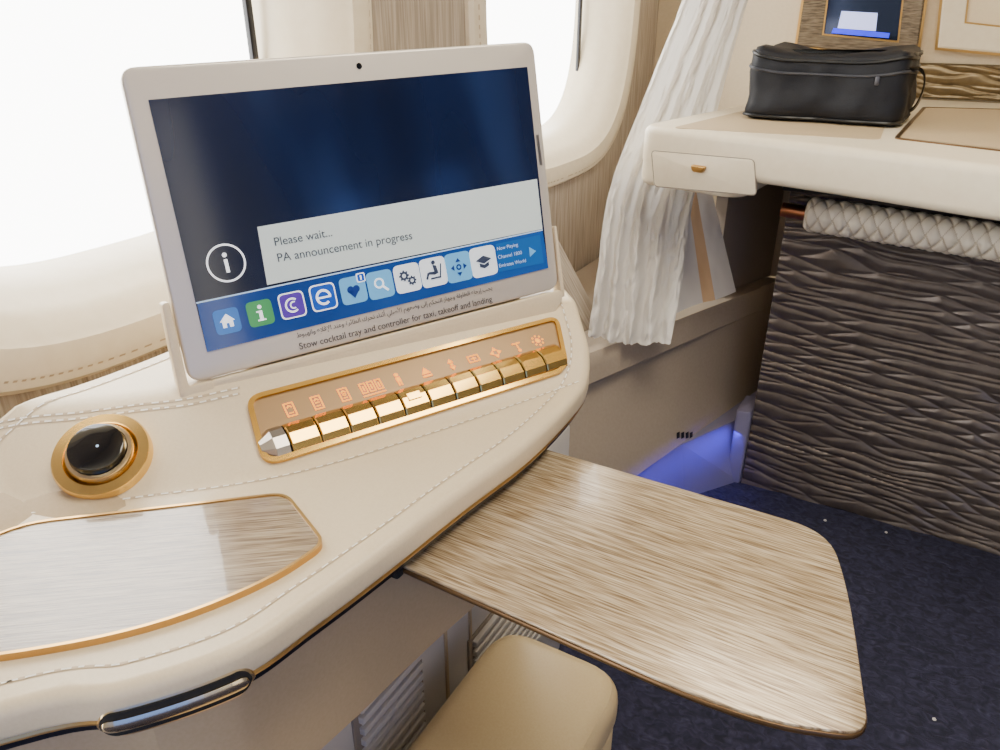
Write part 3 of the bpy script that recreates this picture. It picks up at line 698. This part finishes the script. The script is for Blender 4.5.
# ---------------------------------------------------------------- black bag on the counter
bg = thing('toiletry_bag', (-.255,1.83,.89), 'small black zipped nylon bag standing on the cream counter', 'bag')
bx0, bx1, by0, by1 = -.394, -.088, 1.705, 1.97
rp = fillet([(bx0,by0),(bx1,by0),(bx1,by1),(bx0,by1)], .035, 10)
def densify(p, m=.008):
    out = []
    for i in range(len(p)):
        a, c = p[i], p[(i+1) % len(p)]; n = max(1, int((c-a).length/m))
        out += [a+(c-a)*(k/n) for k in range(n)]
    return out
rp = densify(rp)
def sag(x, y):
    s = (x-bx0)/(bx1-bx0); return 1.15-.12*math.sin(s*pi)+.06*noise.noise(V((x*11,y*11,3)))
def bring(d, z, amp=1):
    ring = []; cx, cy = (bx0+bx1)/2, (by0+by1)/2
    for q in offset(rp, d):
        dd = V((q.x-cx, q.y-cy)).normalized(); nz_ = (noise.noise(V((q.x*15, q.y*15, z*20)))*.009+noise.noise(V((q.x*38, q.y*38, z*60)))*.0035)*amp
        ring.append(V((q.x+dd.x*nz_, q.y+dd.y*nz_, .8915+(z-.89)*sag(q.x,q.y))))
    return ring
b = MB(); b.loft([bring(d, z) for d, z in [(.012,.8905),(.003,.895),(-.001,.906),(-.002,.918),(-.001,.93),(0,.942),(.001,.954),(.001,.966),(.002,.98),(.003,.996),(.008,1.008),(.022,1.014),(.06,1.012),(.09,1.009)]]); b.build('bag_body', 'nylon', bg, ang=60)
b = MB(); b.tube([V(q)+V((0,0,.001)) for q in bring(.003, 1.000)], .0035, 6, 0, True); b.build('piping', 'nylon2', bg)
b = MB(); b.tube(bring(.001, .897), .003, 6, 0, True); b.build('piping', 'nylon2', bg)
b = MB(); b.tube(bring(.0008, .978), .0030, 6, 0, True); zp = b.build('zip', 'zip', bg)
b = MB(); b.box((bx1-.060,by0-.008,.968), (bx1-.052,by0-.001,.984), .002); b.build('zip_pull', 'steel', zp)
pts = catmull([V((bx1-.006,1.74,.995)),V((bx1+.010,1.755,.997)),V((bx1+.022,1.78,.98)),V((bx1+.022,1.82,.945)),V((bx1+.012,1.845,.915)),V((bx1-.006,1.855,.905))], 5, False)
b = MB(); b.loft([[q+V((0,-.014,.004)), q+V((0,.014,-.004)), q+V((-.003,.014,-.004)), q+V((-.003,-.014,.004))] for q in pts]); b.build('strap', 'nylon2', bg)

# ---------------------------------------------------------------- frames on the front wall
def frame(name, label, cat, outer, inner, mats, y=BY):
    q0 = PY(*outer[0], y); t = thing(name, (q0.x, y, q0.z), label, cat)
    wx = lambda x, yy, z: V((x, y-z, yy))
    O_ = ccw([(lambda q: V((q.x, q.z)))(PY(u, v, y)) for u, v in outer]); I_ = ccw([(lambda q: V((q.x, q.z)))(PY(u, v, y)) for u, v in inner])
    b = MB(); b.loft([[wx(q.x,q.y,0) for q in O_],[wx(q.x,q.y,.014) for q in O_],[wx(q.x,q.y,.018) for q in offset(O_,.006)],[wx(q.x,q.y,.014) for q in offset(I_,-.004)],[wx(q.x,q.y,.006) for q in I_]], 0, True, False); b.build('frame', mats[0], t)
    b = MB(); b.poly([wx(q.x,q.y,.0065) for q in offset(I_,-.001)]); b.build('panel', mats[1], t, smooth=False)
    b = MB(); b.ringp(offset(I_,-.004), offset(I_,.001), .006, .012, 0, wx); b.build('inner_rim', mats[2], t)
    b = MB(); b.ringp(offset(O_,-.004), offset(O_,.002), .0, .016, 0, wx); b.build('outer_rim', mats[2], t)
    return t, I_, wx
M['mirror'] = plain('dark_mirror', (60,70,96), .08, .8)
M['led'] = plain('blue_white_light', (190,200,255), .3, emit=1.2)
M['ledblue'] = plain('blue_light', (40,44,230), .3, emit=1.6)
t, I_, wx = frame('framed_mirror', 'bronze framed mirror with blue light on the front wall above the bag', 'mirror', [(818,-90),(797,46),(917,61),(938,-80)], [(840,-90),(824,34),(898,41),(912,-80)], ['frame','mirror','goldrim'])
pq = lambda u, v: (lambda q: (q.x, q.z))(PY(u, v, BY))
b = MB(); b.poly([wx(*pq(u,v),.0075) for u, v in [(842,11),(878,13),(876,31),(838,28)]], 0); b.poly([wx(*pq(u,v),.0075) for u, v in [(834,28),(890,33),(889,38),(832,33)]], 1); b.build('light', ['led','ledblue'], t, smooth=False)  # glowing patches stand in for the blue-white reflection in the mirror
frame('wall_panel', 'cream panel with gold trim on the front wall, right of the mirror', 'panel', [(950,-80),(937,48),(1090,62),(1100,-70)], [(978,-80),(966,22),(1070,34),(1075,-70)], ['cream','leather','goldrim'])

# ---------------------------------------------------------------- crumbs on the carpet
for u, v, s, lb in [(825,521,.004,'small white crumb on the carpet just beyond the tray corner'),(886,533,.0035,'white speck on the carpet near the dark rippled panel'),(934,720,.0035,'white crumb on the carpet at the bottom right corner')]:
    q = PZ(u, v, 0); b = MB(); b.lathe([(0,.0005),(s*.8,.001),(s,.002),(s*.6,.004),(0,.005)], lambda x, y, z: q+V((x,y,z)), 7); tag(b.build('crumb', 'crumb'), lb, 'crumb')

# ---------------------------------------------------------------- light
w = bpy.data.worlds.new('world'); scene.world = w; w.use_nodes = True; nt = w.node_tree; nt.nodes.clear(); N = nt.nodes; K = nt.links
out = N.new('ShaderNodeOutputWorld'); tc = N.new('ShaderNodeTexCoord'); sx = N.new('ShaderNodeSeparateXYZ'); K.new(tc.outputs['Generated'], sx.inputs[0])
def bgn(c, s): b = N.new('ShaderNodeBackground'); b.inputs[0].default_value = c; b.inputs[1].default_value = s; return b
def mixn(a, b, f0, f1):
    mr = N.new('ShaderNodeMapRange'); mr.inputs['From Min'].default_value = f0; mr.inputs['From Max'].default_value = f1
    K.new(sx.outputs['X'], mr.inputs['Value']); mx = N.new('ShaderNodeMixShader'); K.new(mr.outputs[0], mx.inputs[0]); K.new(a.outputs[0], mx.inputs[1]); K.new(b.outputs[0], mx.inputs[2]); return mx
rear = bgn((1,.94,.83,1), .45); sunny = bgn((1,.985,.95,1), 12); shade = bgn((.18,.34,1,1), 1.8)
m1 = mixn(rear, sunny, -.12, -.32); m2 = mixn(m1, shade, .3, .5); K.new(m2.outputs[0], out.inputs[0])
def area(name, loc, dr, along, sx_, sy_, e, c):
    l = bpy.data.lights.new(name, 'AREA'); l.shape = 'RECTANGLE'; l.size = sx_; l.size_y = sy_; l.energy = e; l.color = c
    o = bpy.data.objects.new(name, l); col.objects.link(o)
    z = -V(dr).normalized(); x = V(along); x = (x-z*x.dot(z)).normalized(); y = z.cross(x)
    o.matrix_world = Matrix(((x.x,y.x,z.x,loc[0]),(x.y,y.y,z.y,loc[1]),(x.z,y.z,z.z,loc[2]),(0,0,0,1)))
area('ceiling_light', (.1,.8,2.15), (-.1,0,-1), (1,0,0), .6, 1.0, 22, (1,.93,.79))
area('blue_floor_light', (-.345,1.50,.150), (-.45,.1,-1), (.242,.99,0), .62, .02, .6, (.045,.03,1))
